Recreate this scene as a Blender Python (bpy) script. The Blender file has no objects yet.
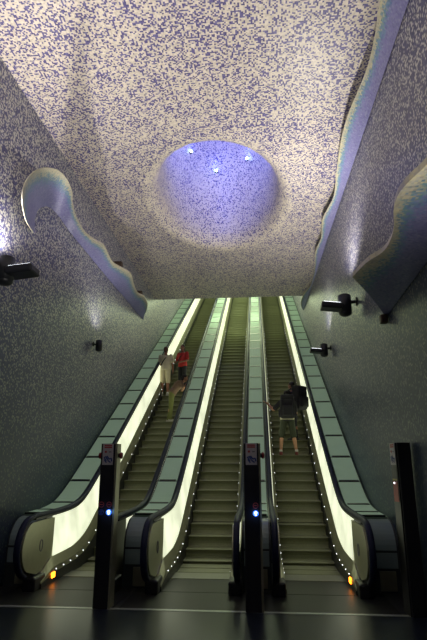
import bpy, bmesh, math, random
from mathutils import Vector, Matrix
random.seed(7)
S = bpy.context.scene
COL = S.collection
R = math.radians
PI = math.pi

# ------------------------------------------------------------------ camera
cam_d = bpy.data.cameras.new('camera')
cam = bpy.data.objects.new('camera', cam_d); COL.objects.link(cam)
cam.location = (1.03, 0, 1.85)
cam.rotation_euler = (R(90 + 15.75), 0, R(5.04))
cam_d.sensor_fit = 'VERTICAL'; cam_d.sensor_height = 24.0
cam_d.lens = 510.0 / 640.0 * 24.0
cam_d.clip_start = 0.05; cam_d.clip_end = 200
S.camera = cam

# ------------------------------------------------------------------ world (deep underground: no sky) and exposure
w = bpy.data.worlds.new('world'); S.world = w; w.use_nodes = True
w.node_tree.nodes['Background'].inputs[0].default_value = (0.35, 0.4, 0.5, 1)
w.node_tree.nodes['Background'].inputs[1].default_value = 0.004
S.view_settings.view_transform = 'Standard'
S.view_settings.look = 'None'
S.view_settings.gamma = 1.0
S.view_settings.use_curve_mapping = False
S.view_settings.exposure = 0.0
LAMP_W = 465.0          # wall floodlights
GLOW = 0.88             # luminous balustrade panels
ADDED_BATTEN_W = 130.0        # added, unseen tubes over the upper flight
CRATER_W = 55.0        # blue lamps and added projectors up in the crater

# ------------------------------------------------------------------ key dimensions
W = 3.1                 # half width of the hall
CZ = 8.35               # ceiling height
CY = 19.7               # far edge of the flat ceiling
TAN = math.tan(R(30))
Y0 = 10.6               # nosing line leaves the floor here
PITCH = 1.88            # escalator spacing
YT = 33.0               # upper end of the escalators
def nos(y): return (y - Y0) * TAN
def smax(a, b, k=0.28): return 0.5 * (a + b + math.sqrt((a - b) ** 2 + k * k))
def rail(y, flat, off): return smax(flat, nos(y) + off)

# ------------------------------------------------------------------ materials
def M(name): 
    m = bpy.data.materials.new(name); m.use_nodes = True
    return m, m.node_tree.nodes, m.node_tree.links, m.node_tree.nodes['Principled BSDF']
def plain(name, col, rough=0.5, metal=0.0, var=0.12, scale=14.0, bump=0.0, spec=None):
    m, N, L, b = M(name)
    t = N.new('ShaderNodeTexCoord'); n = N.new('ShaderNodeTexNoise'); n.inputs['Scale'].default_value = scale
    n.inputs['Detail'].default_value = 4
    L.new(t.outputs['Object'], n.inputs['Vector'])
    mix = N.new('ShaderNodeMix'); mix.data_type = 'RGBA'
    mix.inputs[6].default_value = (*[c * (1 - var) for c in col], 1)
    mix.inputs[7].default_value = (*[min(1, c * (1 + var)) for c in col], 1)
    L.new(n.outputs[0], mix.inputs[0]); L.new(mix.outputs[2], b.inputs['Base Color'])
    b.inputs['Roughness'].default_value = rough; b.inputs['Metallic'].default_value = metal
    if spec is not None: b.inputs['Specular IOR Level'].default_value = spec
    if bump:
        bp = N.new('ShaderNodeBump'); bp.inputs['Strength'].default_value = bump
        L.new(n.outputs[0], bp.inputs['Height']); L.new(bp.outputs[0], b.inputs['Normal'])
    return m
def emit(name, col, strength, var=0.0, scale=2.0):
    m, N, L, b = M(name)
    b.inputs['Base Color'].default_value = (*[c * 0.5 for c in col], 1)
    b.inputs['Emission Color'].default_value = (*col, 1)
    b.inputs['Emission Strength'].default_value = strength
    b.inputs['Roughness'].default_value = 0.3
    if var:
        t = N.new('ShaderNodeTexCoord'); n = N.new('ShaderNodeTexNoise'); n.inputs['Scale'].default_value = scale
        L.new(t.outputs['Object'], n.inputs['Vector'])
        r = N.new('ShaderNodeMapRange'); r.inputs[1].default_value = .3; r.inputs[2].default_value = .7
        r.inputs[3].default_value = strength * (1 - var); r.inputs[4].default_value = strength * (1 + var)
        L.new(n.outputs[0], r.inputs[0]); L.new(r.outputs[0], b.inputs['Emission Strength'])
    return m

def tile_random(N, L, size, jitter=0.02):
    """two independent random numbers per small mosaic tile of the given size"""
    g = N.new('ShaderNodeNewGeometry')
    nz = N.new('ShaderNodeTexNoise'); nz.inputs['Scale'].default_value = 22; nz.inputs['Detail'].default_value = 2
    L.new(g.outputs['Position'], nz.inputs['Vector'])
    sc = N.new('ShaderNodeVectorMath'); sc.operation = 'SCALE'; sc.inputs['Scale'].default_value = jitter * 2
    L.new(nz.outputs['Color'], sc.inputs[0])
    ad = N.new('ShaderNodeVectorMath'); ad.operation = 'ADD'
    L.new(g.outputs['Position'], ad.inputs[0]); L.new(sc.outputs[0], ad.inputs[1])
    dv = N.new('ShaderNodeVectorMath'); dv.operation = 'SCALE'; dv.inputs['Scale'].default_value = 1 / size
    L.new(ad.outputs[0], dv.inputs[0])
    fl = N.new('ShaderNodeVectorMath'); fl.operation = 'FLOOR'; L.new(dv.outputs[0], fl.inputs[0])
    wn = N.new('ShaderNodeTexWhiteNoise'); wn.noise_dimensions = '3D'; L.new(fl.outputs[0], wn.inputs['Vector'])
    sp = N.new('ShaderNodeSeparateColor'); L.new(wn.outputs['Color'], sp.inputs[0])
    return g, sp.outputs[0], sp.outputs[1], sp.outputs[2]
def math_node(N, L, op, a, b=None, clamp=False):
    n = N.new('ShaderNodeMath'); n.operation = op; n.use_clamp = clamp
    for i, v in enumerate((a, b)):
        if v is None: continue
        if isinstance(v, (int, float)): n.inputs[i].default_value = v
        else: L.new(v, n.inputs[i])
    return n.outputs[0]
def mixc(N, L, fac, a, b):
    n = N.new('ShaderNodeMix'); n.data_type = 'RGBA'
    for i, v in ((0, fac), (6, a), (7, b)):
        if isinstance(v, tuple): n.inputs[i].default_value = (*v, 1)
        elif isinstance(v, (int, float)): n.inputs[i].default_value = v
        else: L.new(v, n.inputs[i])
    return n.outputs[2]
BEIGE = (0.66, 0.59, 0.50); BEIGE2 = (0.46, 0.41, 0.34)
BLUE = (0.06, 0.05, 0.15); BLUE2 = (0.14, 0.125, 0.28)

def ceiling_mosaic(name, frac):
    m, N, L, b = M(name)
    g, r1, r2, r3 = tile_random(N, L, 0.027, 0.009)
    n = N.new('ShaderNodeTexNoise'); n.inputs['Scale'].default_value = 1.3; n.inputs['Detail'].default_value = 3
    L.new(g.outputs['Position'], n.inputs['Vector'])
    th = N.new('ShaderNodeMapRange'); th.inputs[1].default_value = .3; th.inputs[2].default_value = .7
    th.inputs[3].default_value = frac - .10; th.inputs[4].default_value = frac + .10
    L.new(n.outputs[0], th.inputs[0])
    k = math_node(N, L, 'LESS_THAN', r1, th.outputs[0])
    light = mixc(N, L, r2, BEIGE2, BEIGE); dark = mixc(N, L, r3, BLUE, BLUE2)
    L.new(mixc(N, L, k, dark, light), b.inputs['Base Color'])
    b.inputs['Roughness'].default_value = 0.45; b.inputs['Specular IOR Level'].default_value = 0.3
    bp = N.new('ShaderNodeBump'); bp.inputs['Strength'].default_value = 0.15; bp.inputs['Distance'].default_value = 0.01
    L.new(r2, bp.inputs['Height']); L.new(bp.outputs[0], b.inputs['Normal'])
    return m
def wall_mosaic(name, dense=0.44, deep=1.0):
    m, N, L, b = M(name)
    g, r1, r2, r3 = tile_random(N, L, 0.027, 0.009)
    sx = N.new('ShaderNodeSeparateXYZ'); L.new(g.outputs['Position'], sx.inputs[0])
    n = N.new('ShaderNodeTexNoise'); n.inputs['Scale'].default_value = .8; n.inputs['Detail'].default_value = 3
    L.new(g.outputs['Position'], n.inputs['Vector'])
    zz = math_node(N, L, 'ADD', sx.outputs[2], math_node(N, L, 'MULTIPLY', n.outputs[0], 1.6))
    def mr(a, c, d, e):
        q = N.new('ShaderNodeMapRange'); q.inputs[1].default_value = a; q.inputs[2].default_value = c
        q.inputs[3].default_value = d; q.inputs[4].default_value = e; L.new(zz, q.inputs[0]); return q.outputs[0]
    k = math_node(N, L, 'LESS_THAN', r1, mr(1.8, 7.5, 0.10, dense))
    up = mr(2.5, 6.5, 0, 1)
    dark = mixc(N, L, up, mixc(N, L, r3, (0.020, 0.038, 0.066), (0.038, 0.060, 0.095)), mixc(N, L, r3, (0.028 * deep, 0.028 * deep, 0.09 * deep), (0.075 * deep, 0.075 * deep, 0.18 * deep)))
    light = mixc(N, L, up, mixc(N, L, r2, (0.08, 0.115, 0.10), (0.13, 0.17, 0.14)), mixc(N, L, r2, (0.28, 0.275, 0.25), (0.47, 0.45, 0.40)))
    L.new(mixc(N, L, k, dark, light), b.inputs['Base Color'])
    b.inputs['Roughness'].default_value = 0.38; b.inputs['Specular IOR Level'].default_value = 0.4
    return m
def wave_mosaic(name):
    m, N, L, b = M(name)
    g, r1, r2, r3 = tile_random(N, L, 0.030, 0.01)
    at = N.new('ShaderNodeAttribute'); at.attribute_name = 'reach'
    t = math_node(N, L, 'ADD', at.outputs['Fac'], math_node(N, L, 'MULTIPLY', math_node(N, L, 'SUBTRACT', r1, 0.5), 0.22))
    cr = N.new('ShaderNodeValToRGB'); L.new(t, cr.inputs[0])
    e = cr.color_ramp.elements
    e[0].position = 0; e[0].color = (0.16, 0.15, 0.32, 1)
    e[1].position = 1; e[1].color = (0.52, 0.47, 0.30, 1)
    for p, c in ((.55, (0.20, 0.19, 0.38)), (.68, (0.13, 0.22, 0.37)), (.78, (0.14, 0.27, 0.28)), (.87, (0.46, 0.43, 0.28))):
        q = e.new(p); q.color = (*c, 1)
    L.new(mixc(N, L, math_node(N, L, 'MULTIPLY', r2, 0.45), cr.outputs[0], mixc(N, L, r3, (0.05, 0.06, 0.16), (0.36, 0.37, 0.45))), b.inputs['Base Color'])
    b.inputs['Roughness'].default_value = 0.35; b.inputs['Specular IOR Level'].default_value = 0.35
    return m

MC = ceiling_mosaic('ceiling_mosaic', 0.60)
MCR = ceiling_mosaic('crater_mosaic', 0.76)
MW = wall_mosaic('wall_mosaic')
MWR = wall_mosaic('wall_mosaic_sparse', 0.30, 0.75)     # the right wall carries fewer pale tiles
MWV = wave_mosaic('wave_mosaic')
m_floor = plain('floor_stone', (0.007, 0.011, 0.022), 0.3, 0, 0.35, 3.0, spec=.35)
m_landing = plain('landing_plate', (0.018, 0.019, 0.017), 0.42, 0.0, 0.2, 5, spec=.2)
m_strip = plain('threshold_metal', (0.42, 0.45, 0.42), 0.35, 0.5, 0.35, 2.5)
m_comb = plain('comb_metal', (0.22, 0.22, 0.18), 0.4, 0.6)
m_step = plain('step_metal', (0.175, 0.185, 0.105), 0.5, 0.25, 0.18, 30)
m_skirt = plain('skirt_metal', (0.30, 0.30, 0.20), 0.35, 0.6)
m_newel = plain('newel_metal', (0.44, 0.45, 0.29), 0.35, 0.5)
m_dark = plain('black_trim', (0.012, 0.013, 0.015), 0.4)
m_rail = plain('handrail_rubber', (0.010, 0.015, 0.045), 0.55, spec=.25)
m_deck = plain('deck_glass', (0.24, 0.33, 0.27), 0.55, 0, 0.10, 3, spec=.05)     # frosted glass with a faint glow added to brighten the decks
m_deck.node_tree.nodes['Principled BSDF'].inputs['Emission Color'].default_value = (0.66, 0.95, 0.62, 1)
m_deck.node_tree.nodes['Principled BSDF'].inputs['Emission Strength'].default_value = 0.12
m_front = plain('front_panel_enamel', (0.22, 0.30, 0.30), 0.35, 0, 0.10, 3)
m_joint = plain('deck_joint', (0.03, 0.04, 0.04), 0.5)
m_glow = emit('luminous_glass', (0.95, 1.0, 0.72), GLOW, 0.22, 2.2)
m_led = emit('white_led', (0.92, 0.95, 1.0), 4)
m_amber = emit('amber_lamp', (1.0, 0.24, 0.01), 7)
m_bluelight = emit('blue_arrow_light', (0.06, 0.2, 1.0), 2.0)
m_arrow = emit('white_arrow_light', (0.85, 0.93, 1.0), 4)
m_post = plain('post_anthracite', (0.022, 0.022, 0.025), 0.35, 0.3)
m_postside = plain('post_side_steel', (0.36, 0.35, 0.24), 0.35, 0.6)
m_sign = plain('sign_white', (0.50, 0.48, 0.48), 0.4)
m_red = plain('red_print', (0.42, 0.07, 0.06), 0.45)
m_redk = plain('red_button', (0.20, 0.012, 0.02), 0.3)
m_bluep = plain('blue_print', (0.04, 0.07, 0.22), 0.45)
m_greyp = plain('grey_print', (0.2, 0.2, 0.22), 0.45)
m_yel = plain('yellow_print', (0.35, 0.28, 0.03), 0.45)
m_lampb = plain('lamp_black', (0.010, 0.012, 0.016), 0.45, 0.2)
m_lens = emit('lamp_lens', (0.9, 0.93, 1.0), 4)
m_tube = emit('added_tube', (0.84, 1.0, 0.58), 5)
m_cled = emit('crater_led', (0.35, 0.6, 1.0), 40)
m_bracket = plain('bracket_brown', (0.05, 0.03, 0.02), 0.6)

# ------------------------------------------------------------------ mesh helpers
def mesh(name, verts, faces, mat, parent=None, smooth=False, loc=None):
    me = bpy.data.meshes.new(name); me.from_pydata([tuple(v) for v in verts], [], faces); me.update()
    bm = bmesh.new(); bm.from_mesh(me); bmesh.ops.recalc_face_normals(bm, faces=bm.faces); bm.to_mesh(me); bm.free()
    return link(name, me, mat, parent, smooth, loc)
def link(name, me, mat, parent=None, smooth=False, loc=None):
    if mat is not None and not me.materials: me.materials.append(mat)
    if smooth:
        for p in me.polygons: p.use_smooth = True
    o = bpy.data.objects.new(name, me); COL.objects.link(o)
    if parent: o.parent = parent
    if loc: o.location = loc
    return o
def obj(name, bm, mat, parent=None, smooth=False, loc=None):
    me = bpy.data.meshes.new(name); bmesh.ops.recalc_face_normals(bm, faces=bm.faces); bm.to_mesh(me); bm.free()
    return link(name, me, mat, parent, smooth, loc)
def empty(name, loc, rz=0):
    o = bpy.data.objects.new(name, None); COL.objects.link(o); o.location = loc; o.rotation_euler = (0, 0, rz)
    o.empty_display_size = 0.2
    return o
def tag(o, label=None, cat=None, group=None, kind=None):
    if label: o['label'] = label
    if cat: o['category'] = cat
    if group: o['group'] = group
    if kind: o['kind'] = kind
    return o
def struct(o, label=None):
    o['kind'] = 'structure'
    if label: o['label'] = label
    return o
def box(bm, x0, x1, y0, y1, z0, z1, bev=0.0, mat=None):
    r = bmesh.ops.create_cube(bm, size=1)
    vs = r['verts']
    bmesh.ops.scale(bm, vec=(x1 - x0, y1 - y0, z1 - z0), verts=vs)
    bmesh.ops.translate(bm, vec=((x0 + x1) / 2, (y0 + y1) / 2, (z0 + z1) / 2), verts=vs)
    if bev:
        es = list({e for v in vs for e in v.link_edges})
        bmesh.ops.bevel(bm, geom=es, offset=bev, segments=2, affect='EDGES', profile=0.5)
    return vs
def boxo(name, x0, x1, y0, y1, z0, z1, mat, parent=None, bev=0.0):
    bm = bmesh.new(); box(bm, x0, x1, y0, y1, z0, z1, bev); return obj(name, bm, mat, parent)
def cyl(bm, p0, p1, r0, r1=None, seg=12):
    p0, p1 = Vector(p0), Vector(p1); r1 = r0 if r1 is None else r1
    d = p1 - p0
    r = bmesh.ops.create_cone(bm, cap_ends=True, segments=seg, radius1=r0, radius2=r1, depth=d.length)
    bmesh.ops.transform(bm, matrix=Matrix.Translation((p0 + p1) / 2) @ d.to_track_quat('Z', 'Y').to_matrix().to_4x4(), verts=r['verts'])
def ball(bm, c, r, scale=(1, 1, 1), rot=None, u=14, v=10):
    q = bmesh.ops.create_uvsphere(bm, u_segments=u, v_segments=v, radius=r)
    m = Matrix.Translation(Vector(c)) @ (rot.to_4x4() if rot else Matrix()) @ Matrix.Diagonal((*scale, 1))
    bmesh.ops.transform(bm, matrix=m, verts=q['verts'])
def capsule(bm, p0, p1, r0, r1):
    cyl(bm, p0, p1, r0, r1, 12); ball(bm, p0, r0, u=12, v=8); ball(bm, p1, r1, u=12, v=8)
def sweep(name, path, section, mat, parent=None, smooth=True, closed_section=True, frames=None):
    """sweep a 2D section (u across = x, v = normal in the yz plane) along a path of (x, y, z) points lying in a plane of constant x"""
    n = len(path); k = len(section); verts = []
    for i, p in enumerate(path):
        a = Vector(path[max(0, i - 1)]); b = Vector(path[min(n - 1, i + 1)]); t = (b - a).normalized()
        nrm = Vector((0, -t.z, t.y))
        for (u, v) in section: verts.append(Vector(p) + Vector((u, 0, 0)) + nrm * v)
    faces = []
    kk = k if closed_section else k - 1
    for i in range(n - 1):
        for j in range(kk):
            j2 = (j + 1) % k
            faces.append((i * k + j, i * k + j2, (i + 1) * k + j2, (i + 1) * k + j))
    if closed_section:
        faces.append(tuple(range(k))); faces.append(tuple((n - 1) * k + j for j in range(k)))
    return mesh(name, verts, faces, mat, parent, smooth)
def prism_x(name, poly, x0, x1, mat, parent=None):
    """extrude a polygon of (y, z) points between two x"""
    n = len(poly)
    v = [(x0, y, z) for y, z in poly] + [(x1, y, z) for y, z in poly]
    f = [tuple(range(n)), tuple(range(2 * n - 1, n - 1, -1))] + [(i, (i + 1) % n, n + (i + 1) % n, n + i) for i in range(n)]
    return mesh(name, v, f, mat, parent)

# ================================================================== THE SETTING
struct(boxo('floor', -3.3, 3.3, -6.2, 7.36, -0.3, 0, m_floor))
struct(boxo('trim_1', -W, W, 7.362, 7.438, -0.3, 0.004, m_strip))
lp = struct(boxo('floor', -3.3, 3.3, 7.44, 10.9, -0.3, -0.012, m_dark)); lp.name = 'floor_landing'
# metal landing plates let into the landing, one in front of each escalator
for i, cx in enumerate((-PITCH, 0, PITCH)):
    for (a, b_) in ((7.46, 8.38), (8.40, 9.28)):
        boxo('landing_plate', cx - 0.90, cx + 0.90, a, b_, -0.012, 0, m_landing, lp)
def wall(name, x0, x1, mat=MW):
    poly = [(-6.2, -0.3), (YT + 1.6, -0.3), (YT + 1.6, CZ + (YT + 1.6 - CY) * TAN + 0.2), (CY, CZ + 0.35), (-6.2, CZ + 0.35)]
    return struct(prism_x(name, poly, x0, x1, mat))
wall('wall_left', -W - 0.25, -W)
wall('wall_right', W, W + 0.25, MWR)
struct(boxo('wall_back', -W, W, -6.45, -6.2, -0.3, CZ + 0.3, MW))
struct(boxo('wall_far', -W, W, YT + 1.35, YT + 1.6, 10, CZ + (YT + 1.6 - CY) * TAN, MW))
# flat ceiling with an elliptical opening; the crater lip flows out of it
CX, CYC, RX, RY = 0.12, 12.02, 1.52, 2.50
LX, LY = 0.36, 0.44
NSEG = 96
def ell(a, rx, ry, z): return (CX + rx * math.cos(a), CYC + ry * math.sin(a), z)
verts = []; faces = []
def rectpt(a):
    dx, dy = math.cos(a) * (RX + LX), math.sin(a) * (RY + LY)
    t = 1e9
    for d, lo, hi, c in ((dx, -W, W, CX), (dy, -6.2, CY, CYC)):
        if d > 1e-9: t = min(t, (hi - c) / d)
        if d < -1e-9: t = min(t, (lo - c) / d)
    return (CX + dx * t, CYC + dy * t, CZ)
angs = [2 * PI * i / NSEG for i in range(NSEG)]
for x, y in ((-W, -6.2), (W, -6.2), (-W, CY), (W, CY)):
    angs.append(math.atan2((y - CYC) / (RY + LY), (x - CX) / (RX + LX)) % (2 * PI))
angs.sort(); K = len(angs)
verts = [ell(a, RX + LX, RY + LY, CZ) for a in angs] + [rectpt(a) for a in angs]
faces = [(i, (i + 1) % K, K + (i + 1) % K, K + i) for i in range(K)]
cl = struct(mesh('ceiling', verts, faces, MC))
# folded-back upper ceiling over the escalator shaft
rise = (YT + 1.6 - CY) * TAN
v = [(-W, CY, CZ), (W, CY, CZ), (W, YT + 1.6, CZ + rise), (-W, YT + 1.6, CZ + rise), (-W, CY, CZ + .2), (W, CY, CZ + .2), (W, YT + 1.6, CZ + rise + .2), (-W, YT + 1.6, CZ + rise + .2)]
o = struct(mesh('ceiling', v, [(0, 1, 2, 3), (7, 6, 5, 4), (0, 3, 7, 4), (1, 5, 6, 2), (0, 4, 5, 1), (3, 2, 6, 7)], MC)); o.name = 'ceiling_sloped'
# crater
prof = []
for i in range(9):
    q = PI / 2 * i / 8
    prof.append((LX * (1 - math.sin(q)), LY * (1 - math.sin(q)), CZ + 0.55 * (1 - math.cos(q))))
prof += [(-0.03, -0.05, 9.4), (-0.09, -0.15, 10.1), (-0.18, -0.30, 10.9), (-0.30, -0.5, 11.7), (-0.45, -0.75, 12.5), (-0.62, -1.05, 13.3), (-0.8, -1.4, 14.0)]
verts = []; faces = []
for (ox, oy, z) in prof:
    for a in angs: verts.append(ell(a, RX + ox, RY + oy, z))
for r in range(len(prof) - 1):
    for i in range(K):
        faces.append((r * K + i, r * K + (i + 1) % K, (r + 1) * K + (i + 1) % K, (r + 1) * K + i))
faces.append(tuple((len(prof) - 1) * K + i for i in range(K)))
cr = mesh('ceiling_crater', verts, faces, MCR, None, True); struct(cr, 'oval mosaic crater opening upward in the ceiling, glowing blue inside')

# blue lamps on the crater wall
def crater_lamp(p, label):
    t = empty('crater_lamp', p); tag(t, label, 'lamp', 'blue lamps in the ceiling crater')
    d = Vector((CX - p[0], CYC - p[1], 0)).normalized()
    bm = bmesh.new(); cyl(bm, -d * 0.02, d * 0.05, 0.055, 0.045, 12); obj('housing', bm, m_lampb, t)
    bm = bmesh.new(); ball(bm, d * 0.055, 0.038); obj('lens', bm, m_cled, t, True)
    ld = bpy.data.lights.new('crater_light', 'POINT'); ld.color = (0.13, 0.18, 1.0); ld.energy = CRATER_W * 0.04; ld.shadow_soft_size = 0.05
    lo = bpy.data.objects.new('crater_light', ld); COL.objects.link(lo); lo.parent = t; lo.location = d * 0.16 + Vector((0, 0, 0.25))
def crater_pt(a, z):
    for (p, q) in zip(prof, prof[1:]):
        if p[2] <= z <= q[2]:
            k = (z - p[2]) / (q[2] - p[2]); return ell(a, RX + p[0] + (q[0] - p[0]) * k, RY + p[1] + (q[1] - p[1]) * k, z)
crater_lamp(crater_pt(R(138), 11.0), 'leftmost tiny blue lamp on the inner wall of the ceiling crater')
crater_lamp(crater_pt(R(101), 10.75), 'lowest tiny blue lamp near the middle of the ceiling crater')
crater_lamp(crater_pt(R(56), 10.9), 'rightmost tiny blue lamp on the inner wall of the ceiling crater')
for sx_ in (-0.7, 0.7):       # added, unseen blue projectors washing the upper far side of the crater
    p = Vector((CX + sx_, 10.15, 10.3))
    t = empty('added_projector', p); tag(t, ('left' if sx_ < 0 else 'right') + ' added blue projector hidden inside the near side of the crater', 'lamp', 'added blue projectors in the crater')
    d = Vector((CX - sx_ * .3, 13.9, 11.6)) - p; d.normalize()
    bm = bmesh.new(); cyl(bm, -d * 0.12, d * 0.06, 0.06, 0.075, 14); obj('housing', bm, m_lampb, t)
    bm = bmesh.new(); cyl(bm, d * 0.055, d * 0.066, 0.06, None, 14); obj('lens', bm, m_cled, t)
    bm = bmesh.new(); cyl(bm, (0, -.02, 0), (0, -.62, .0), 0.015, None, 8); obj('bracket', bm, m_lampb, t)
    ld = bpy.data.lights.new('added_projector_light', 'SPOT'); ld.color = (0.17, 0.21, 1.0); ld.energy = CRATER_W * 9; ld.spot_size = R(115); ld.spot_blend = 1.0; ld.shadow_soft_size = 0.05
    lo = bpy.data.objects.new('added_projector_light', ld); COL.objects.link(lo); lo.parent = t; lo.location = d * 0.1; lo.rotation_euler = d.to_track_quat('-Z', 'Y').to_euler()

# ================================================================== MOSAIC WAVES ON THE WALLS
def catmull(pts, n):
    out = []; P = [Vector(p) for p in pts]
    for i in range(len(P) - 1):
        p0 = P[max(0, i - 1)]; p1 = P[i]; p2 = P[i + 1]; p3 = P[min(len(P) - 1, i + 2)]
        for j in range(n):
            t = j / n
            out.append(0.5 * ((2 * p1) + (p2 - p0) * t + (2 * p0 - 5 * p1 + 4 * p2 - p3) * t * t + (3 * p1 - p0 - 3 * p2 + p3) * t ** 3))
    out.append(P[-1]); return out
def wave(name, label, inner, outer, thick, sag=0.05, n=10, hook=None, thin=None):
    I = catmull(inner, n); O = catmull(outer, n); m = len(I); K2 = 12
    verts = []; reach = []
    side = 1 if I[0].x > 0 else -1
    for i in range(m):
        tan = (I[min(m - 1, i + 1)] - I[max(0, i - 1)] + O[min(m - 1, i + 1)] - O[max(0, i - 1)]).normalized()
        acr = (O[i] - I[i]); acr = acr.normalized() if acr.length > 1e-4 else Vector((-side, 0, 0))
        up = tan.cross(acr).normalized()
        ref = Vector((0, 0, 1))
        if hook is not None and I[i].y < 9.5: ref = I[i] - Vector(hook); ref.x = 0
        if up.dot(ref) < 0: up = -up
        for k in range(K2 + 1):
            t = k / K2; p = I[i].lerp(O[i], t) + up * (sag * math.sin(PI * t)); verts.append(p); reach.append(t)
        for k in range(K2, -1, -1):
            t = k / K2; p = I[i].lerp(O[i], t) + up * (sag * math.sin(PI * t) + (thick if thin is None else thin + (thick - thin) * min(1, max(0, (i - m * .38) / (m * .12))))); verts.append(p); reach.append(1.0 if k > K2 - 2 else 0.9)
    for p in verts: p.x = max(-W + 0.003, min(W - 0.003, p.x))
    k = 2 * (K2 + 1); faces = []
    for i in range(m - 1):
        for j in range(k):
            j2 = (j + 1) % k
            faces.append((i * k + j, i * k + j2, (i + 1) * k + j2, (i + 1) * k + j))
    faces.append(tuple(range(k))); faces.append(tuple((m - 1) * k + j for j in range(k)))
    o = mesh(name, verts, faces, MWV, None, False)
    at = o.data.attributes.new('reach', 'FLOAT', 'POINT')
    for i, r in enumerate(reach): at.data[i].value = r
    tag(o, label, 'wall relief')
    return o
w_l = wave('mosaic_wave', 'blue mosaic wave curling into a hook at its near end, on the left wall',
  [(-3.08, 8.44, 6.02), (-3.09, 8.42, 6.16), (-3.09, 8.41, 6.30), (-3.09, 8.44, 6.42), (-3.09, 8.52, 6.55), (-3.09, 8.66, 6.68), (-3.09, 8.88, 6.80), (-3.09, 9.15, 6.87), (-3.09, 9.45, 6.89), (-3.09, 9.72, 6.87), (-3.09, 10.0, 6.85),
   (-3.09, 10.4, 6.84), (-3.09, 10.8, 6.84), (-3.09, 11.3, 6.84), (-3.09, 11.9, 6.84), (-3.09, 12.5, 6.84), (-3.09, 13.1, 6.84), (-3.09, 13.6, 6.85), (-3.09, 14.4, 6.86), (-3.09, 15.1, 6.87), (-3.09, 15.7, 6.88), (-3.09, 16.5, 6.88), (-3.09, 17.2, 6.89), (-3.09, 17.6, 6.89)],
  [(-3.05, 8.34, 5.98), (-2.80, 7.54, 5.78), (-2.60, 6.97, 5.73), (-2.48, 6.67, 5.84), (-2.42, 6.65, 6.04), (-2.40, 6.86, 6.32), (-2.40, 7.27, 6.63), (-2.42, 7.80, 6.89), (-2.46, 8.29, 6.99), (-2.52, 8.68, 6.97), (-2.64, 9.05, 6.93),
   (-2.78, 9.75, 6.93), (-2.83, 10.40, 6.94), (-2.76, 10.85, 6.95), (-2.63, 11.17, 6.95), (-2.68, 11.79, 6.95), (-2.71, 12.33, 6.95), (-2.59, 12.70, 6.95), (-2.45, 13.15, 6.95), (-2.57, 14.0, 6.95), (-2.64, 14.83, 6.95), (-2.52, 15.2, 6.95), (-2.58, 15.95, 6.95), (-2.80, 16.75, 6.95)],
  0.06, 0.03, hook=(0, 9.1, 6.3), thin=0.012)
w_r = wave('mosaic_wave', 'long blue mosaic wave running under the ceiling on the right wall',
  [(3.09, 2.6, 7.55), (3.09, 4.4, 7.58), (3.09, 5.4, 7.62), (3.09, 6.2, 7.66), (3.09, 7.0, 7.70), (3.09, 7.6, 7.73), (3.09, 8.2, 7.76), (3.09, 8.9, 7.79), (3.09, 9.8, 7.83), (3.09, 11.0, 7.88), (3.09, 11.8, 7.92), (3.09, 12.5, 7.95), (3.09, 13.6, 8.0), (3.09, 14.7, 8.04), (3.09, 16.1, 8.09), (3.09, 17.4, 8.13), (3.09, 18.2, 8.17), (3.09, 19.0, 8.21), (3.09, 19.7, 8.24), (3.09, 20.5, 8.29), (3.09, 21.2, 8.33), (3.09, 21.9, 8.37)],
  [(2.74, 2.4, 7.98), (2.80, 4.2, 7.98), (2.83, 5.75, 8.0), (2.88, 6.3, 8.0), (2.90, 6.95, 8.0), (2.85, 7.51, 8.0), (2.78, 8.16, 8.0), (2.77, 8.91, 8.0), (2.82, 9.79, 8.0), (2.93, 11.07, 8.02), (2.88, 11.75, 8.03), (2.81, 12.47, 8.04), (2.91, 13.61, 8.06), (2.86, 14.7, 8.08), (2.99, 16.15, 8.12), (3.03, 17.3, 8.16), (3.02, 18.2, 8.20), (2.93, 18.9, 8.24), (2.86, 19.6, 8.27), (2.86, 20.2, 8.29), (2.91, 20.9, 8.33), (3.05, 21.7, 8.37)],
  0.05, 0.02)
w_n = wave('mosaic_wave', 'broad teal and beige mosaic wave lower on the right wall',
  [(3.09, 2.0, 4.30), (3.09, 3.0, 4.28), (3.09, 4.2, 4.26), (3.09, 4.8, 4.24), (3.09, 5.2, 4.22), (3.09, 5.7, 4.20), (3.09, 6.1, 4.19), (3.09, 6.5, 4.17), (3.09, 6.9, 4.16), (3.09, 7.3, 4.14), (3.09, 7.7, 4.12), (3.09, 8.05, 4.10)],
  [(2.80, 1.6, 4.34), (2.66, 2.6, 4.33), (2.55, 3.6, 4.32), (2.50, 4.0, 4.31), (2.42, 4.25, 4.30), (2.39, 4.50, 4.30), (2.43, 4.80, 4.30), (2.52, 5.15, 4.30), (2.57, 5.55, 4.30), (2.55, 5.85, 4.30), (2.43, 6.16, 4.30), (2.34, 6.67, 4.30)],
  0.07, 0.03)
# steel brackets seen behind the waves
for (x, y, z, l) in ((-2.86, 12.9, 7.02, 'left'), (-2.86, 15.4, 7.02, 'left')):
    boxo('bracket', -3.08, x + 0.22, y - 0.08, y + 0.08, z, z + 0.22, m_bracket, w_l, 0.02)
boxo('bracket', 2.68, 3.08, 6.2, 6.36, 4.37, 4.52, m_bracket, w_n, 0.02)
boxo('bracket', 2.97, 3.09, 7.90, 8.02, 3.98, 4.12, m_bracket, w_n, 0.02)

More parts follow.
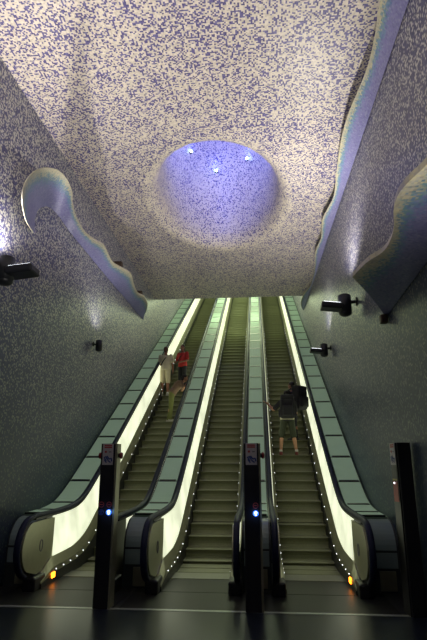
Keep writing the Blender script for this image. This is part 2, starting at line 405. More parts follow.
# ================================================================== WALL FLOODLIGHTS
def floodlight(side, y, z, label, k=1.0, tilt=22, energy=None, plate=True, aim_y=0.0, lx=.6):
    t = empty('wall_floodlight', (side * W, y, z)); tag(t, label, 'floodlight', 'floodlights on the hall walls')
    s = -side
    bm = bmesh.new(); cyl(bm, (0, 0, 0), (s * 0.03, 0, 0), 0.09 * k, None, 16); obj('wall_plate', bm, m_lampb, t)
    bm = bmesh.new(); cyl(bm, (s * 0.02, 0, 0), (s * 0.16 * k, 0, -0.02), 0.035 * k, None, 10); obj('arm', bm, m_lampb, t)
    bm = bmesh.new()
    cyl(bm, (s * 0.25 * k, 0, -0.24 * k), (s * 0.25 * k, 0, 0.12 * k), 0.135 * k, None, 20)
    ball(bm, (s * 0.25 * k, 0, -0.24 * k), 0.135 * k, (1, 1, .6)); ball(bm, (s * 0.25 * k, 0, 0.12 * k), 0.135 * k, (1, 1, .35))
    obj('body', bm, m_lampb, t, True)
    hd = None
    if plate:
        bm = bmesh.new()
        box(bm, -0.21 * k, 0.21 * k, -0.17 * k, 0.17 * k, -0.065 * k, 0.065 * k, 0.03 * k)
        bmesh.ops.transform(bm, matrix=Matrix.Translation((s * 0.53 * k, 0, -0.10 * k)) @ Matrix.Rotation(R(side * 6), 4, 'Y'), verts=bm.verts)
        hd = obj('head', bm, m_lampb, t)
        bm = bmesh.new()
        box(bm, -0.17 * k, 0.17 * k, -0.13 * k, 0.13 * k, 0.061 * k, 0.073 * k)
        bmesh.ops.transform(bm, matrix=Matrix.Translation((s * 0.53 * k, 0, -0.10 * k)) @ Matrix.Rotation(R(side * 6), 4, 'Y'), verts=bm.verts)
        obj('lens', bm, m_lens, hd)
    ld = bpy.data.lights.new('flood_light', 'SPOT'); ld.energy = energy or LAMP_W; ld.color = (1.0, 0.95, 0.89)
    ld.spot_size = R(150); ld.spot_blend = 0.6; ld.shadow_soft_size = 0.06
    lo = bpy.data.objects.new('flood_light', ld); COL.objects.link(lo); lo.parent = t
    lo.location = (s * lx * k, 0, 0.18 * k)
    d = Vector((s * math.sin(R(tilt)), aim_y, math.cos(R(tilt))))
    lo.rotation_euler = d.to_track_quat('-Z', 'Y').to_euler()
    return t
floodlight(-1, 7.12, 4.82, 'large black floodlight at the left edge, under the hook of the wave', 1.0, energy=LAMP_W * .6, tilt=10, lx=.20)
floodlight(-1, 12.24, 4.76, 'small black floodlight on the left wall nearest the escalator', 0.62, energy=LAMP_W * .18, plate=False)
floodlight(1, 10.26, 5.08, 'larger black floodlight on the right wall beyond the broad wave', 1.0, energy=LAMP_W * 1.15)
floodlight(1, 14.32, 5.0, 'small black floodlight on the right wall nearest the escalator', 0.8, energy=LAMP_W * .4)
floodlight(-1, 3.9, 4.6, 'added black floodlight, out of view on the left wall beside the camera', 1.0, energy=LAMP_W * 1.3)  # added lamp, out of view, brightening the near ceiling
floodlight(1, 1.5, 1.9, 'added black floodlight, out of view low on the right wall beside the camera', 1.0, energy=LAMP_W * 1.7, tilt=30)  # added lamp, out of view, for the underside of the low wave
floodlight(-1, -1.5, 4.6, 'added black floodlight, out of view on the left wall behind the camera', 1.0, energy=LAMP_W * 1.0)  # another added lamp, behind the view, filling the near hall

# added, unseen battens under the sloped ceiling that brighten steps and decks
for y, lab in ((23.0, 'lowest'), (26.5, 'middle'), (30.0, 'topmost')):
    z = CZ + (y - CY) * TAN - 0.32
    t = empty('added_batten', (0, y, z)); tag(t, lab + ' added fluorescent batten, unseen under the sloped ceiling over the escalators', 'lamp', 'added fluorescent battens over the upper flight')
    boxo('batten', -1.3, 1.3, -0.06, 0.06, 0.03, 0.10, m_lampb, t, 0.01)
    for hx in (-1.0, 1.0): boxo('hanger', hx - .012, hx + .012, -.012, .012, 0.10, 0.36, m_lampb, t)
    bm = bmesh.new(); cyl(bm, (-1.25, 0, 0), (1.25, 0, 0), 0.028, None, 12); obj('tube', bm, m_tube, t, True)
    for lx in (-0.8, 0.8):
        ld = bpy.data.lights.new('added_tube_light', 'POINT'); ld.energy = ADDED_BATTEN_W; ld.color = (0.84, 1.0, 0.58); ld.shadow_soft_size = 0.55
        lo = bpy.data.objects.new('added_tube_light', ld); COL.objects.link(lo); lo.parent = t; lo.location = (lx, 0, -0.30)

# ================================================================== ESCALATORS
# one step: tread with a rounded nosing and a curved riser, 1 m wide
HWS = 0.495
sp = [(0.008, 0.0), (0.362, 0.0), (0.362, -0.03), (0.10, -0.04), (0.09, -0.211), (0.030, -0.211), (0.048, -0.18), (0.055, -0.14), (0.050, -0.09), (0.028, -0.04), (0.004, -0.02), (0.0, -0.008)]
n = len(sp)
step_me = bpy.data.meshes.new('step')
sv = [(-HWS, y, z) for y, z in sp] + [(HWS, y, z) for y, z in sp]
step_me.from_pydata(sv, [], [tuple(range(n)), tuple(range(2 * n - 1, n - 1, -1))] + [(i, (i + 1) % n, n + (i + 1) % n, n + i) for i in range(n)])
bm = bmesh.new(); bm.from_mesh(step_me); bmesh.ops.recalc_face_normals(bm, faces=bm.faces); bm.to_mesh(step_me); bm.free()
step_me.materials.append(m_step)
bm = bmesh.new(); ball(bm, (0, 0, 0), 0.009, u=8, v=6)
led_me = bpy.data.meshes.new('skirt_light'); bm.to_mesh(led_me); bm.free(); led_me.materials.append(m_led)

def ys(a, b, fine=0.12, coarse=0.8):
    out = []; y = a
    while y < b - 1e-6:
        out.append(y); y += fine if y < 12.6 else coarse
    out.append(b); return out
NF = 7.80   # front of the newels
SD = 0.36   # depth of one step
def step_z(k): return smax(0.0, SD * TAN * k, 0.16) - 0.02 if k < 4 else SD * TAN * k
def tread(y): return step_z(int(math.floor((y - Y0) / SD)))

def slope(y): return 1.0 + 0.32 * min(1.0, max(0.0, (y - 9.9) / 1.3))
def escalator(cx, label):
    t = empty('escalator', (cx, 8.0, 0)); tag(t, label, 'escalator', 'the three escalators')
    off = Vector((-cx, -8.0, 0))
    def P(o):
        o.parent = t; o.matrix_parent_inverse = Matrix.Translation((-cx, -8.0, 0)); return o
    # comb plate
    P(boxo('comb_plate', cx - 0.52, cx + 0.52, 9.30, 9.78, -0.012, 0.006, m_comb))
    for k in range(-2, int((YT - Y0) / SD)):
        s = bpy.data.objects.new('step', step_me); COL.objects.link(s)
        s.location = (cx, Y0 + SD * k, step_z(k)); P(s)
    for sd in (-1, 1):
        X = lambda d: cx + sd * d
        # skirt: upright strip beside the steps with a dark brush line, sloping inner decking above it
        yy = ys(8.42, YT)
        for nm, pts, mt in (('skirt', [(0.505, -0.30), (0.505, 0.115), (0.530, 0.115), (0.530, -0.30)], m_dark),
                            ('inner_decking', [(0.508, 0.118), (0.516, 0.20), (0.578, 0.345), (0.640, 0.345), (0.640, 0.118)], m_skirt)):
            verts = []; kk = len(pts)
            for y in yy:
                b0 = smax(0.0, nos(y), 0.3)
                ramp = min(1.0, max(0.0, (y - 8.42) / 0.5))
                for (d, h) in pts:
                    hh = h if h < 0 else h * (0.35 + 0.65 * ramp) * slope(y)
                    verts.append((X(d), y, max(b0 + hh, -0.011 if nm == 'skirt' else -1)))
            f = [(i * kk + j, i * kk + (j + 1) % kk, (i + 1) * kk + (j + 1) % kk, (i + 1) * kk + j) for i in range(len(yy) - 1) for j in range(kk)]
            f += [tuple(range(kk)), tuple((len(yy) - 1) * kk + j for j in range(kk))]
            P(mesh(nm, verts, f, mt))
        # luminous glass panel
        yy = ys(9.02, YT)
        verts = []
        for y in yy:
            b0 = smax(0.0, nos(y), 0.3); top = rail(y, 1.03, 1.12) - 0.045
            verts += [(X(0.582), y, b0 + 0.348 * slope(y)), (X(0.628), y, top), (X(0.645), y, top), (X(0.620), y, b0 + 0.348 * slope(y))]
        f = [(i * 4 + j, i * 4 + (j + 1) % 4, (i + 1) * 4 + (j + 1) % 4, (i + 1) * 4 + j) for i in range(len(yy) - 1) for j in range(4)]
        f += [(0, 1, 2, 3), tuple((len(yy) - 1) * 4 + j for j in range(4))]
        P(mesh('light_panel', verts, f, m_glow))
        # newel: metal end plate with a rounded front
        poly = [(9.018, 0.35), (9.018, 0.975), (8.22, 0.975)]
        cyc, czc, rr = 8.22, 0.62, 0.365
        for i in range(1, 13):
            a = PI / 2 + (PI * 0.86) * i / 12
            poly.append((cyc + rr * math.cos(a), czc + rr * math.sin(a)))
        poly += [(8.42, 0.20), (8.6, 0.22)]
        P(prism_x('newel_plate', poly, X(0.600), X(0.640), m_newel))
        # oval emblem on the plate
        bm = bmesh.new()
        for i in range(20):
            a0, a1 = 2 * PI * i / 20, 2 * PI * (i + 1) / 20
            cyl(bm, (X(0.597), 8.52 + .055 * math.cos(a0), 0.60 + .085 * math.sin(a0)), (X(0.597), 8.52 + .055 * math.cos(a1), 0.60 + .085 * math.sin(a1)), 0.008, None, 6)
        P(obj('emblem', bm, m_greyp))
        # handrail
        path = []
        for i in range(0, 15):
            a = PI * 1.42 - (PI * 0.92) * i / 14
            path.append((X(0.665), cyc + (rr + 0.055) * math.cos(a), czc + (rr + 0.055) * math.sin(a)))
        for y in ys(8.35, YT): path.append((X(0.665), y, rail(y, 1.03, 1.12) + 0.012))
        sec = [(-0.046, -0.028), (-0.046, 0.008), (-0.034, 0.026), (0, 0.033), (0.034, 0.026), (0.046, 0.008), (0.046, -0.028)]
        P(sweep('handrail', path, sec, m_rail))
        verts = []; yy = ys(8.3, YT)
        for y in yy:
            z = rail(y, 1.03, 1.12)
            verts += [(X(0.622), y, z - 0.052), (X(0.622), y, z - 0.018), (X(0.712), y, z - 0.018), (X(0.712), y, z - 0.052)]
        f = [(i * 4 + j, i * 4 + (j + 1) % 4, (i + 1) * 4 + (j + 1) % 4, (i + 1) * 4 + j) for i in range(len(yy) - 1) for j in range(4)] + [(0, 1, 2, 3), tuple((len(yy) - 1) * 4 + j for j in range(4))]
        P(mesh('handrail_guide', verts, f, m_dark))
        # handrail entry box at the foot of the newel
        P(boxo('handrail_entry', min(X(0.52), X(0.72)), max(X(0.52), X(0.72)), 8.20, 8.62, -0.012, 0.19, m_dark, None, 0.03))
        # small white lights along the skirt
        y = 9.02
        while y < 25:
            b0 = smax(0.0, nos(y), 0.3)
            s = bpy.data.objects.new('skirt_light', led_me); COL.objects.link(s); s.location = (X(0.512), y, b0 + 0.150 * slope(y)); P(s)
            y += 0.33 if y < 10.4 else 0.40
        # amber lamp at the entry
        if (cx < -1 and sd < 0) or (cx > 1 and sd > 0):
            bm = bmesh.new(); box(bm, -0.02, 0.02, -0.065, 0.065, -0.042, 0.042, 0.012)
            o = P(obj('warning_lamp', bm, m_amber, None, False, (X(0.508), 8.88, 0.105))); o['label'] = 'glowing amber warning lamp'
    return t
E_L = escalator(-PITCH, 'leftmost escalator, with three people standing on it')
E_M = escalator(0.0, 'empty middle escalator between the two slim dark posts')
E_R = escalator(PITCH, 'rightmost escalator, with two backpackers riding up')

# decks of pale green panels between and beside the escalators
def deck(x0, x1, label, lowbox=True):
    t = empty('balustrade_deck', ((x0 + x1) / 2, 8.7, 0)); tag(t, label, 'deck', 'green panelled decks beside the escalators')
    inv = Matrix.Translation((-(x0 + x1) / 2, -8.7, 0))
    def P(o): o.parent = t; o.matrix_parent_inverse = inv; return o
    def zt(y): return rail(y, 1.0, 1.085)
    # body under the panels, rounded front
    front = []
    for i in range(9):
        a = PI - PI / 2 * i / 8
        front.append((9.05 + 0.42 * math.cos(a), 0.56 + 0.42 * math.sin(a)))
    poly = [(8.63, -0.012)] + front + [(y, zt(y) - 0.014) for y in ys(9.2, YT)] + [(YT, nos(YT) - 0.5), (11.3, -0.012)]
    P(prism_x('deck_core', poly, x0, x1, m_joint))
    # panels on the slope
    edges = [9.10, 9.62]
    y = 10.34
    while y < YT: edges.append(y); y += 0.90
    for a, b in zip(edges, edges[1:]):
        g = 0.030
        yy = [a + g + (b - a - 2 * g) * i / 6 for i in range(7)]
        verts = []
        for yv in yy:
            z = zt(yv)
            verts += [(x0 + 0.03, yv, z - 0.012), (x0 + 0.03, yv, z + 0.010), (x1 - 0.03, yv, z + 0.010), (x1 - 0.03, yv, z - 0.012)]
        f = [(i * 4 + j, i * 4 + (j + 1) % 4, (i + 1) * 4 + (j + 1) % 4, (i + 1) * 4 + j) for i in range(6) for j in range(4)] + [(0, 1, 2, 3), (24, 25, 26, 27)]
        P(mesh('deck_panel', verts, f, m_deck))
    for yv in edges:
        a_, b_ = yv - 0.028, yv + 0.028
        verts = []
        for q in (a_, b_):
            verts += [(x0 + 0.05, q, zt(q) - 0.01), (x0 + 0.05, q, zt(q) + 0.022), (x1 - 0.05, q, zt(q) + 0.022), (x1 - 0.05, q, zt(q) - 0.01)]
        P(mesh('joint_bar', verts, [(0, 1, 2, 3), (7, 6, 5, 4), (0, 4, 5, 1), (1, 5, 6, 2), (2, 6, 7, 3), (3, 7, 4, 0)], m_dark))
    # curved front panels
    for (a0, a1) in ((PI * 0.985, PI * 0.52),):
        verts = []
        for i in range(9):
            a = a0 + (a1 - a0) * i / 8
            for r in (0.41, 0.432):
                verts += [(x0 + 0.03, 9.05 + r * math.cos(a), 0.56 + r * math.sin(a)), (x1 - 0.03, 9.05 + r * math.cos(a), 0.56 + r * math.sin(a))]
        f = []
        for i in range(8):
            q = i * 4; f += [(q, q + 1, q + 5, q + 4), (q + 2, q + 6, q + 7, q + 3), (q, q + 4, q + 6, q + 2), (q + 1, q + 3, q + 7, q + 5)]
        f += [(0, 2, 3, 1), (32, 33, 35, 34)]
        P(mesh('front_panel', verts, f, m_front))
    P(boxo('front_panel', x0 + 0.03, x1 - 0.03, 8.612, 8.64, 0.33, 0.545, m_front))
    if lowbox: P(boxo('service_panel', x0 + (x1 - x0) * .38, x1 - (x1 - x0) * .14, 8.605, 8.635, 0.02, 0.29, m_skirt))
    return t
deck(-W + 0.005, -PITCH - 0.715, 'pale green panelled deck between the left wall and the leftmost escalator')
deck(-PITCH + 0.715, -0.715, 'pale green panelled deck between the leftmost and the middle escalator')
deck(0.715, PITCH - 0.715, 'pale green panelled deck between the middle and the rightmost escalator')
deck(PITCH + 0.715, W - 0.005, 'pale green panelled deck between the rightmost escalator and the right wall')

# ================================================================== CONTROL POSTS
def ring(bm, c, r, w, seg=20):
    for i in range(seg):
        a0, a1 = 2 * PI * i / seg, 2 * PI * (i + 1) / seg
        cyl(bm, (c[0] + r * math.cos(a0), c[1], c[2] + r * math.sin(a0)), (c[0] + r * math.cos(a1), c[1], c[2] + r * math.sin(a1)), w, None, 6)
def post(loc, rz, label, cols, knobs, sticker=False):
    t = empty('control_post', loc, rz); tag(t, label, 'post', 'slim dark control posts in front of the escalators')
    H = 2.13; hw = 0.098
    boxo('post_body', -hw, hw, -0.10, 0.10, 0.0, H, m_post, t, 0.006)
    boxo('side_panel', hw, hw + 0.030, -0.085, 0.10, 0.0, H, m_post if sticker else m_postside, t, 0.004)
    boxo('side_panel', -hw - 0.010, -hw, -0.085, 0.10, 0.0, H, m_post, t, 0.002)
    yf = -0.101
    sg = boxo('sign_plate', -0.078, 0.078, yf - 0.006, yf, 1.835, H - 0.006, m_sign, t, 0.002)
    ys_ = yf - 0.008
    for i in range(2):
        boxo('print_bar', -0.055, 0.055, ys_ - 0.001, ys_ + 0.002, 2.066 + i * 0.026, 2.085 + i * 0.026, m_red, sg)
    bm = bmesh.new(); cyl(bm, (-0.032, ys_ + .002, 2.015), (-0.032, ys_ - .002, 2.015), 0.017, None, 16); obj('print_dot', bm, m_red, sg)
    boxo('print_bar', 0.012, 0.05, ys_ - .001, ys_ + .002, 2.005, 2.022, m_greyp, sg)
    # blue pictogram: a reaching hand above a slanted bar
    bm = bmesh.new(); y = ys_
    for p, q, r in (((-.055, 1.945), (-.02, 1.885), .010), ((-.035, 1.955), (.0, 1.905), .010), ((-.012, 1.958), (.022, 1.912), .010), ((.02, 1.915), (.056, 1.925), .010), ((.056, 1.925), (.060, 1.882), .010), ((.0, 1.90), (.045, 1.868), .010), ((-.05, 1.91), (-.015, 1.865), .009)):
        cyl(bm, (p[0], y, p[1]), (q[0], y, q[1]), r, None, 6)
    bmesh.ops.scale(bm, vec=(1, .15, 1), space=Matrix.Translation((0, -y, 0)), verts=bm.verts)
    obj('pictogram', bm, m_bluep, sg)
    boxo('lower_plate', -0.075, 0.075, yf - 0.003, yf, 1.66, 1.815, m_dark, t, 0.001)
    for s in knobs:
        bm = bmesh.new(); x = s * (hw + (0.03 if s > 0 else 0.01))
        cyl(bm, (x, 0, 1.965), (x + s * 0.022, 0, 1.965), 0.030, None, 16)
        kb = obj('button_collar', bm, m_dark, t)
        bm = bmesh.new(); cyl(bm, (x + s * 0.02, 0, 1.965), (x + s * 0.045, 0, 1.965), 0.042, 0.046, 20); ball(bm, (x + s * 0.045, 0, 1.965), 0.046, (.35, 1, 1))
        obj('emergency_button', bm, m_redk, t, True)['label'] = 'dark red mushroom button'
    for ci, cxx in enumerate(cols):
        bm = bmesh.new(); ring(bm, (cxx, yf - .002, 1.305), 0.034, 0.005); box(bm, cxx - .022, cxx + .022, yf - .005, yf, 1.299, 1.311)
        obj('no_entry_symbol', bm, m_red, t)
        lit = ci == len(cols) - 1
        bm = bmesh.new()
        if lit: cyl(bm, (cxx, yf + .002, 1.205), (cxx, yf - .006, 1.205), 0.037, None, 24)
        else: ring(bm, (cxx, yf - .002, 1.205), 0.034, 0.005)
        ar = obj('direction_light' if lit else 'direction_symbol', bm, m_bluelight if lit else m_bluep, t)
        v = [(-.009, -.026), (.009, -.026), (.009, .004), (.024, .004), (0, .030), (-.024, .004), (-.009, .004)]
        n_ = len(v); y0, y1 = yf - .0085, yf - .006
        vs = [(cxx + a, y0, 1.205 + b) for a, b in v] + [(cxx + a, y1, 1.205 + b) for a, b in v]
        mesh('arrow', vs, [tuple(range(n_)), tuple(range(2 * n_ - 1, n_ - 1, -1))] + [(i, (i + 1) % n_, n_ + (i + 1) % n_, n_ + i) for i in range(n_)], m_arrow if lit else m_bluep, ar)
        if lit:
            ld = bpy.data.lights.new('arrow_light', 'POINT'); ld.energy = 0.25; ld.color = (.2, .4, 1); ld.shadow_soft_size = .03
            lo = bpy.data.objects.new('arrow_light', ld); COL.objects.link(lo); lo.parent = t; lo.location = (cxx, yf - .06, 1.205)
    if sticker:
        bm = bmesh.new(); ball(bm, (-0.02, yf - .004, 1.60), 0.012); obj('indicator_light', bm, m_led, t, True)
        boxo('sticker', -0.07, 0.07, yf - .005, yf, 1.36, 1.62, m_red, t)
        boxo('sticker', -0.07, 0.07, yf - .005, yf, 1.63, 1.655, m_yel, t)
    return t
post((-1.125, 7.46, 0), R(-2), 'slim dark control post with four round symbols, left of the middle escalator', (-0.055, 0.055), (1, -1))
post((0.905, 7.46, 0), R(2), 'slim dark control post with two round symbols, standing right of the middle escalator', (0.045,), (1,))
post((2.95, 7.46, 0), R(-80), 'slim dark control post seen edge-on beside the right wall', (), (), True)

# ================================================================== PEOPLE
def remesh(o, v):
    md = o.modifiers.new('voxels', 'REMESH'); md.mode = 'VOXEL'; md.voxel_size = v; md.use_smooth_shade = True
    s = o.modifiers.new('soft', 'SMOOTH'); s.factor = 0.5; s.iterations = 3
    return o
def loft(bm, rings):
    """rings: (centre, x axis, y axis) as vectors already scaled; closed tube with caps"""
    seg = 16; rows = []
    for c, ax, ay in rings:
        rows.append([bm.verts.new(Vector(c) + ax * math.cos(2 * PI * i / seg) + ay * math.sin(2 * PI * i / seg)) for i in range(seg)])
    for a, b in zip(rows, rows[1:]):
        for i in range(seg): bm.faces.new((a[i], a[(i + 1) % seg], b[(i + 1) % seg], b[i]))
    bm.faces.new(rows[0]); bm.faces.new(rows[-1])
BASE = dict(pelvis=(0, 0, .95), chest=(0, 0, 1.28), neck=(0, -.01, 1.46), head=(0, .025, 1.63), head_yaw=0, head_tilt=0,
  shl=(-.185, -.005, 1.405), shr=(.185, -.005, 1.405), ell=(-.24, -.03, 1.12), elr=(.24, -.03, 1.12), wrl=(-.25, .09, .90), wrr=(.25, .09, .90),
  hil=(-.088, 0, .92), hir=(.088, 0, .92), knl=(-.10, .02, .50), knr=(.10, .02, .50), anl=(-.105, -.02, .085), anr=(.105, -.02, .085))
def hand(bm, wr, el, side, curl=0.5, down=None):
    d = (Vector(wr) - Vector(el)).normalized()
    if down is not None: d = (d + Vector(down)).normalized()
    inw = Vector((-side, 0, 0)); pal = d.cross(Vector((0, 1, 0)))
    if pal.length < .2: pal = d.cross(Vector((0, 0, 1)))
    pal.normalize()
    if pal.dot(inw) < 0: pal = -pal
    acr = pal.cross(d).normalized()
    if acr.y < 0: acr = -acr
    c = Vector(wr) + d * 0.045
    rot = Matrix((acr, pal, d)).transposed()
    ball(bm, c, 1, (.042, .017, .055), rot)
    for i, (o_, l) in enumerate(((.030, .070), (.010, .080), (-.010, .074), (-.029, .058))):
        b = c + acr * o_ + d * 0.035
        m_ = b + (d * math.cos(.35 * curl) + pal * math.sin(.35 * curl)) * l * .5
        e = m_ + (d * math.cos(1.4 * curl) + pal * math.sin(1.4 * curl)) * l * .5
        capsule(bm, b, m_, .0098, .0092); capsule(bm, m_, e, .0092, .0082)
    b = c + acr * .036 - d * .02; m_ = b + (acr * .7 + d * .6 + pal * .3).normalized() * .035; e = m_ + (d * .85 + pal * .5 + acr * .1).normalized() * .032
    capsule(bm, b, m_, .013, .0105); capsule(bm, m_, e, .0105, .009)

def person(label, loc, yaw, pose, c, height=1.75, hair='short', sleeve='short', bottom='shorts', strap=None, hem=None):
    p = dict(BASE); p.update(pose); k = height / 1.75
    t = empty('person', loc, yaw); tag(t, label, 'person')
    t.scale = (k, k, k)
    V = {a: Vector(b) for a, b in p.items() if isinstance(b, tuple)}
    sx = (V['shr'] - V['shl']).normalized(); hx = (V['hir'] - V['hil']).normalized()
    def torso(bm, g, lo=0.0, hi=1.0):
        up = (V['neck'] - V['pelvis']).normalized()
        rows = []
        for f, rx, ry in ((-.10, .120, .095), (-.02, .158, .115), (.12, .152, .105), (.30, .135, .095), (.50, .148, .108), (.68, .170, .118), (.84, .178, .105), (.94, .13, .08), (1.0, .065, .058)):
            if f < lo - .001 or f > hi + .001: continue
            a = V['pelvis'].lerp(V['chest'], f / .64) if f < .64 else V['chest'].lerp(V['neck'], (f - .64) / .36)
            ax = hx.lerp(sx, max(0, min(1, f))).normalized(); ay = up.cross(ax).normalized()
            rows.append((a, ax * (rx + g), ay * (ry + g)))
        loft(bm, rows)
    hm = Matrix.Rotation(R(p['head_yaw']), 3, 'Z') @ Matrix.Rotation(R(p['head_tilt']), 3, 'X')
    hd = V['head']
    bm = bmesh.new()
    torso(bm, 0)
    capsule(bm, V['neck'] - Vector((0, 0, .04)), hd - Vector((0, 0, .05)), .056, .052)
    ball(bm, hd + hm @ Vector((0, -.008, .018)), 1, (.075, .095, .102), hm)
    ball(bm, hd + hm @ Vector((0, .028, -.045)), 1, (.056, .064, .070), hm)
    ball(bm, hd + hm @ Vector((0, .096, -.018)), 1, (.013, .020, .026), hm)      # nose
    ball(bm, hd + hm @ Vector((0, .084, -.066)), 1, (.026, .012, .010), hm)      # lips
    for s in (-1, 1): ball(bm, hd + hm @ Vector((s * .076, -.01, -.01)), 1, (.010, .020, .030), hm)   # ears
    for s, a in ((-1, 'l'), (1, 'r')):
        capsule(bm, V['sh' + a], V['el' + a], .050, .040); capsule(bm, V['el' + a], V['wr' + a], .040, .027)
        hand(bm, V['wr' + a], V['el' + a], s, p.get('curl', .55), p.get('hand' + a))
        capsule(bm, V['hi' + a], V['kn' + a], .082, .055)
        mid = V['kn' + a].lerp(V['an' + a], .3) + Vector((0, -.018, 0))
        capsule(bm, V['kn' + a], mid, .054, .055); capsule(bm, mid, V['an' + a], .055, .036)
        fd = p.get('toe' + a, (0, 1, 0)); fd = Vector(fd).normalized()
        capsule(bm, V['an' + a] - fd * .02 - Vector((0, 0, .04)), V['an' + a] + fd * .13 - Vector((0, 0, .05)), .035, .028)
    body = remesh(obj('body', bm, c['skin'], t, True), 0.0085)
    for s in (-1, 1):
        bm = bmesh.new(); ball(bm, hd + hm @ Vector((s * .032, .083, .012)), 1, (.012, .007, .008), hm); obj('eye', bm, m_dark, t, True)
    bm = bmesh.new(); ball(bm, hd + hm @ Vector((0, .094, -.066)), 1, (.022, .006, .005), hm); obj('mouth', bm, c['lip'], t, True)
    # hair: a cap that leaves the face free
    bm = bmesh.new()
    ball(bm, hd + hm @ Vector((0, -.022, .034)), 1, (.084, .098, .098), hm)
    ball(bm, hd + hm @ Vector((0, -.055, -.015)), 1, (.070, .060, .075), hm)
    if hair == 'long':
        capsule(bm, hd + hm @ Vector((0, -.07, -.02)), hd + hm @ Vector((0, -.085, -.16)), .068, .045)
    remesh(obj('hair', bm, c['hair'], t, True), 0.012)
    # shirt
    bm = bmesh.new(); torso(bm, .030, -.10 if sleeve != 'none' else -.02, .945)
    for a in 'lr':
        e = V['sh' + a].lerp(V['el' + a], .75 if sleeve == 'short' else 1.0)
        if sleeve != 'none': capsule(bm, V['sh' + a], e, .074, .066)
        if sleeve == 'long': capsule(bm, V['el' + a], V['el' + a].lerp(V['wr' + a], .93), .054, .040)
    remesh(obj('shirt', bm, c['shirt'], t, True), 0.012)
    if hem:
        bm = bmesh.new(); torso(bm, .042, -.02, .13); remesh(obj('shirt_hem', bm, hem, t, True), 0.012)
    # shorts or trousers
    bm = bmesh.new(); torso(bm, .022, -.10, .13)
    for a in 'lr':
        if bottom == 'shorts':
            capsule(bm, V['hi' + a], V['kn' + a].lerp(V['hi' + a], .02), .100, .085)
        else:
            capsule(bm, V['hi' + a], V['kn' + a], .098, .072); capsule(bm, V['kn' + a], V['an' + a] + Vector((0, 0, .01)), .072, .058)
    remesh(obj('shorts' if bottom == 'shorts' else 'trousers', bm, c['bottom'], t, True), 0.012)
    for a in 'lr':
        fd = Vector(p.get('toe' + a, (0, 1, 0))).normalized(); an = V['an' + a]
        bm = bmesh.new()
        z = Vector((0, 0, 1))
        capsule(bm, an - fd * .035 - z * .040, an + fd * .15 - z * .052, .046, .034)
        ball(bm, an - z * .03, .05, (1, 1, .8))
        box(bm, an.x - .045, an.x + .045, an.y - .08, an.y + .18, an.z - .085, an.z - .06, .01) if abs(fd.y) > .8 else None
        sh = remesh(obj('shoe', bm, c['shoe'], t, True), 0.011)
        if bottom == 'shorts':
            bm = bmesh.new(); cyl(bm, an + z * .0, an + z * .055, .046, .044, 14); obj('sock', bm, m_sock, t, True)
    if strap:
        bm = bmesh.new(); up = (V['neck'] - V['pelvis']).normalized(); fw = up.cross(sx).normalized()
        pts = []
        for i in range(25):
            a = 2 * PI * i / 24
            q = .5 + .5 * math.cos(a)
            cpt = V['pelvis'].lerp(V['neck'], .22 + .68 * q)
            pts.append(cpt + sx * strap * (-.155 + .255 * q) + fw * .150 * math.sin(a))
        for a, b in zip(pts, pts[1:]): capsule(bm, a, b, .018, .018)
        obj('shoulder_strap', bm, m_dark, t, True)
    return t
m_sock = plain('white_sock', (0.62, 0.60, 0.55), 0.9)
skin1 = plain('skin_tan', (0.46, 0.24, 0.13), 0.55); skin2 = plain('skin_brown', (0.24, 0.10, 0.055), 0.55)
lip = plain('lip', (0.28, 0.08, 0.07), 0.5)
hair_d = plain('hair_dark', (0.014, 0.010, 0.008), 0.6); hair_b = plain('hair_cropped_brown', (0.09, 0.04, 0.025), 0.7)
c_khaki = plain('cloth_khaki', (0.55, 0.49, 0.34), 0.9, bump=.2); c_khaki2 = plain('cloth_sand', (0.50, 0.44, 0.28), 0.9, bump=.2)
c_red = plain('cloth_red', (0.48, 0.035, 0.03), 0.9, bump=.2); c_brown = plain('cloth_taupe', (0.20, 0.13, 0.085), 0.9, bump=.2)
c_green = plain('cloth_green', (0.16, 0.18, 0.05), 0.9, bump=.2); c_olive = plain('cloth_dark_green', (0.045, 0.055, 0.03), 0.9, bump=.2)
c_black = plain('cloth_black', (0.016, 0.016, 0.018), 0.9, bump=.2); c_char = plain('cloth_charcoal', (0.035, 0.036, 0.036), 0.85, bump=.3)
c_cream = plain('cloth_cream', (0.55, 0.52, 0.36), 0.9); s_red = plain('shoe_red', (0.16, 0.03, 0.03), 0.7); s_pale = plain('shoe_pale', (0.38, 0.36, 0.30), 0.7)
s_blk = plain('shoe_black', (0.02, 0.02, 0.02), 0.6)

def on_step(x, y):
    k = math.floor((y - Y0) / SD)
    return (x, Y0 + SD * k + 0.14, tread(y))
# right escalator: rider in dark green shorts, left hand on the handrail
p1 = person('person in dark green shorts under a charcoal backpack, left hand on the handrail', on_step(1.80, 14.40), R(0),
  dict(anl=(-.205, -.03, .085), anr=(.215, -.03, .085), knl=(-.17, .03, .50), knr=(.16, .03, .50), hil=(-.095, 0, .92), hir=(.095, 0, .92),
       ell=(-.37, .06, 1.22), wrl=(-.55, .14, 1.43), handl=(0, .3, -.5), elr=(.25, .06, 1.13), wrr=(.17, .26, 1.02)),
  dict(skin=skin1, lip=lip, hair=hair_d, shirt=c_char, bottom=c_olive, shoe=s_red), 1.74, hem=c_cream)
# right escalator: companion in black one step higher
p2 = person('person in black with a big black backpack, on the rightmost escalator', on_step(2.00, 15.18), R(48),
  dict(head_yaw=10, anl=(-.09, -.03, .085), elr=(.27, .08, 1.15), wrr=(.33, .24, 1.14)),
  dict(skin=skin2, lip=lip, hair=hair_d, shirt=c_black, bottom=c_black, shoe=s_blk), 1.68, bottom='trousers')
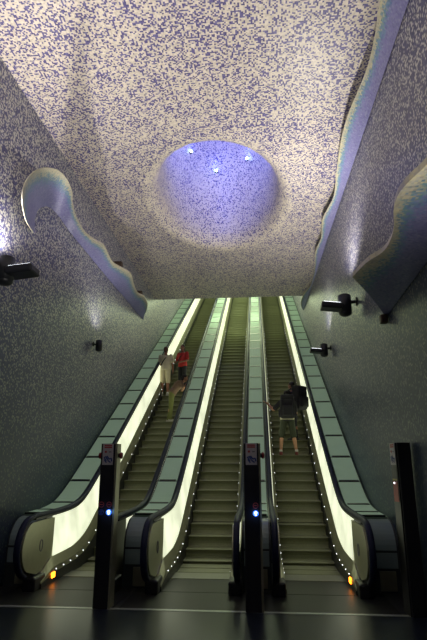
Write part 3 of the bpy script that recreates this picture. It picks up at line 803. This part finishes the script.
# left escalator
p3 = person('person in khaki shirt and sand shorts with a dark diagonal strap, leftmost escalator', on_step(-2.29, 17.95), R(-6),
  dict(ell=(-.225, .02, 1.13), wrl=(-.10, .22, 1.10), elr=(.25, -.02, 1.13), wrr=(.24, .12, .93)),
  dict(skin=skin2, lip=lip, hair=hair_b, shirt=c_khaki, bottom=c_khaki2, shoe=s_pale), 1.80, strap=1)
p4 = person('person in a bright red top turned towards the lower riders, leftmost escalator', on_step(-1.72, 18.42), R(150),
  dict(head_yaw=10, ell=(-.25, .04, 1.13), wrl=(-.16, .24, 1.05), elr=(.25, .05, 1.13), wrr=(.16, .24, 1.06)),
  dict(skin=skin2, lip=lip, hair=hair_d, shirt=c_red, bottom=c_black, shoe=s_blk), 1.74, bottom='trousers', strap=-1, hair='long')
p5 = person('person in taupe top and green trousers leaning over the handrail, leftmost escalator', on_step(-1.80, 16.30), R(-78),
  dict(pelvis=(0, .08, .95), hil=(-.088, .07, .92), hir=(.088, .07, .92), knl=(-.10, .06, .50), knr=(.10, .04, .50), anl=(-.14, -.02, .085), anr=(.11, .04, .085),
       chest=(0, .27, 1.21), neck=(0, .40, 1.34), head=(0, .50, 1.46), head_tilt=-10, shl=(-.185, .36, 1.29), shr=(.185, .36, 1.29),
       ell=(-.24, .42, 1.07), wrl=(-.10, .58, 1.28), elr=(.22, .44, 1.10), wrr=(.06, .59, 1.29)),
  dict(skin=skin1, lip=lip, hair=hair_d, shirt=c_brown, bottom=c_green, shoe=s_pale), 1.68, bottom='trousers', hair='long')

def backpack(label, loc, rz, w_, d_, h_, mat, tilt=0, shoulder=None):
    t = empty('backpack', loc, rz); tag(t, label, 'backpack', 'backpacks on the rightmost escalator')
    t.rotation_euler = (0, R(tilt), rz)
    def rb(name, x0, x1, y0, y1, z0, z1, b, m=mat):
        return boxo(name, x0, x1, y0, y1, z0, z1, m, t, b)
    rb('main_bag', -w_ / 2, w_ / 2, -d_, 0, 0.02, h_ * .86, min(w_, d_) * .28)
    rb('top_lid', -w_ * .46, w_ * .46, -d_ * .98, 0.0, h_ * .78, h_, .05)
    rb('front_pocket', -w_ * .33, w_ * .33, -d_ * 1.28, -d_ * .9, h_ * .12, h_ * .55, .035)
    for s in (-1, 1):
        rb('side_pocket', s * w_ * .5 - .045, s * w_ * .5 + .045, -d_ * .75, -d_ * .25, h_ * .08, h_ * .42, .03)
        bm = bmesh.new(); x = s * w_ * .27
        pts = [Vector((x, -.01, h_ * .84)), Vector((x, .06, h_ * .90)), Vector((x, .17, h_ * .86)), Vector((x * 1.1, .23, h_ * .66)), Vector((x * 1.25, .20, h_ * .42)), Vector((x * 1.4, .05, h_ * .22))]
        for a, b in zip(pts, pts[1:]): capsule(bm, a, b, .022, .022)
        obj('shoulder_strap', bm, m_dark, t, True)
        rb('compression_strap', s * w_ * .3 - .012, s * w_ * .3 + .012, -d_ - .012, -d_ + .02, h_ * .2, h_ * .8, .003, m_dark)
    bm = bmesh.new(); capsule(bm, (-.05, -.03, h_), (-.03, -.03, h_ + .035), .01, .01); capsule(bm, (-.03, -.03, h_ + .035), (.03, -.03, h_ + .035), .01, .01); capsule(bm, (.03, -.03, h_ + .035), (.05, -.03, h_), .01, .01)
    obj('grab_handle', bm, m_dark, t, True)
    return t
z1 = tread(14.40); z2 = tread(15.18)
backpack('tall charcoal backpack on the rider in dark green shorts', (1.80, 14.20, z1 + .93), 0, .40, .24, .66, c_char)
backpack('big black backpack hanging at the right handrail beside the glowing panel', (2.10, 14.96, z2 + .82), R(48), .44, .28, .70, c_black, 0)
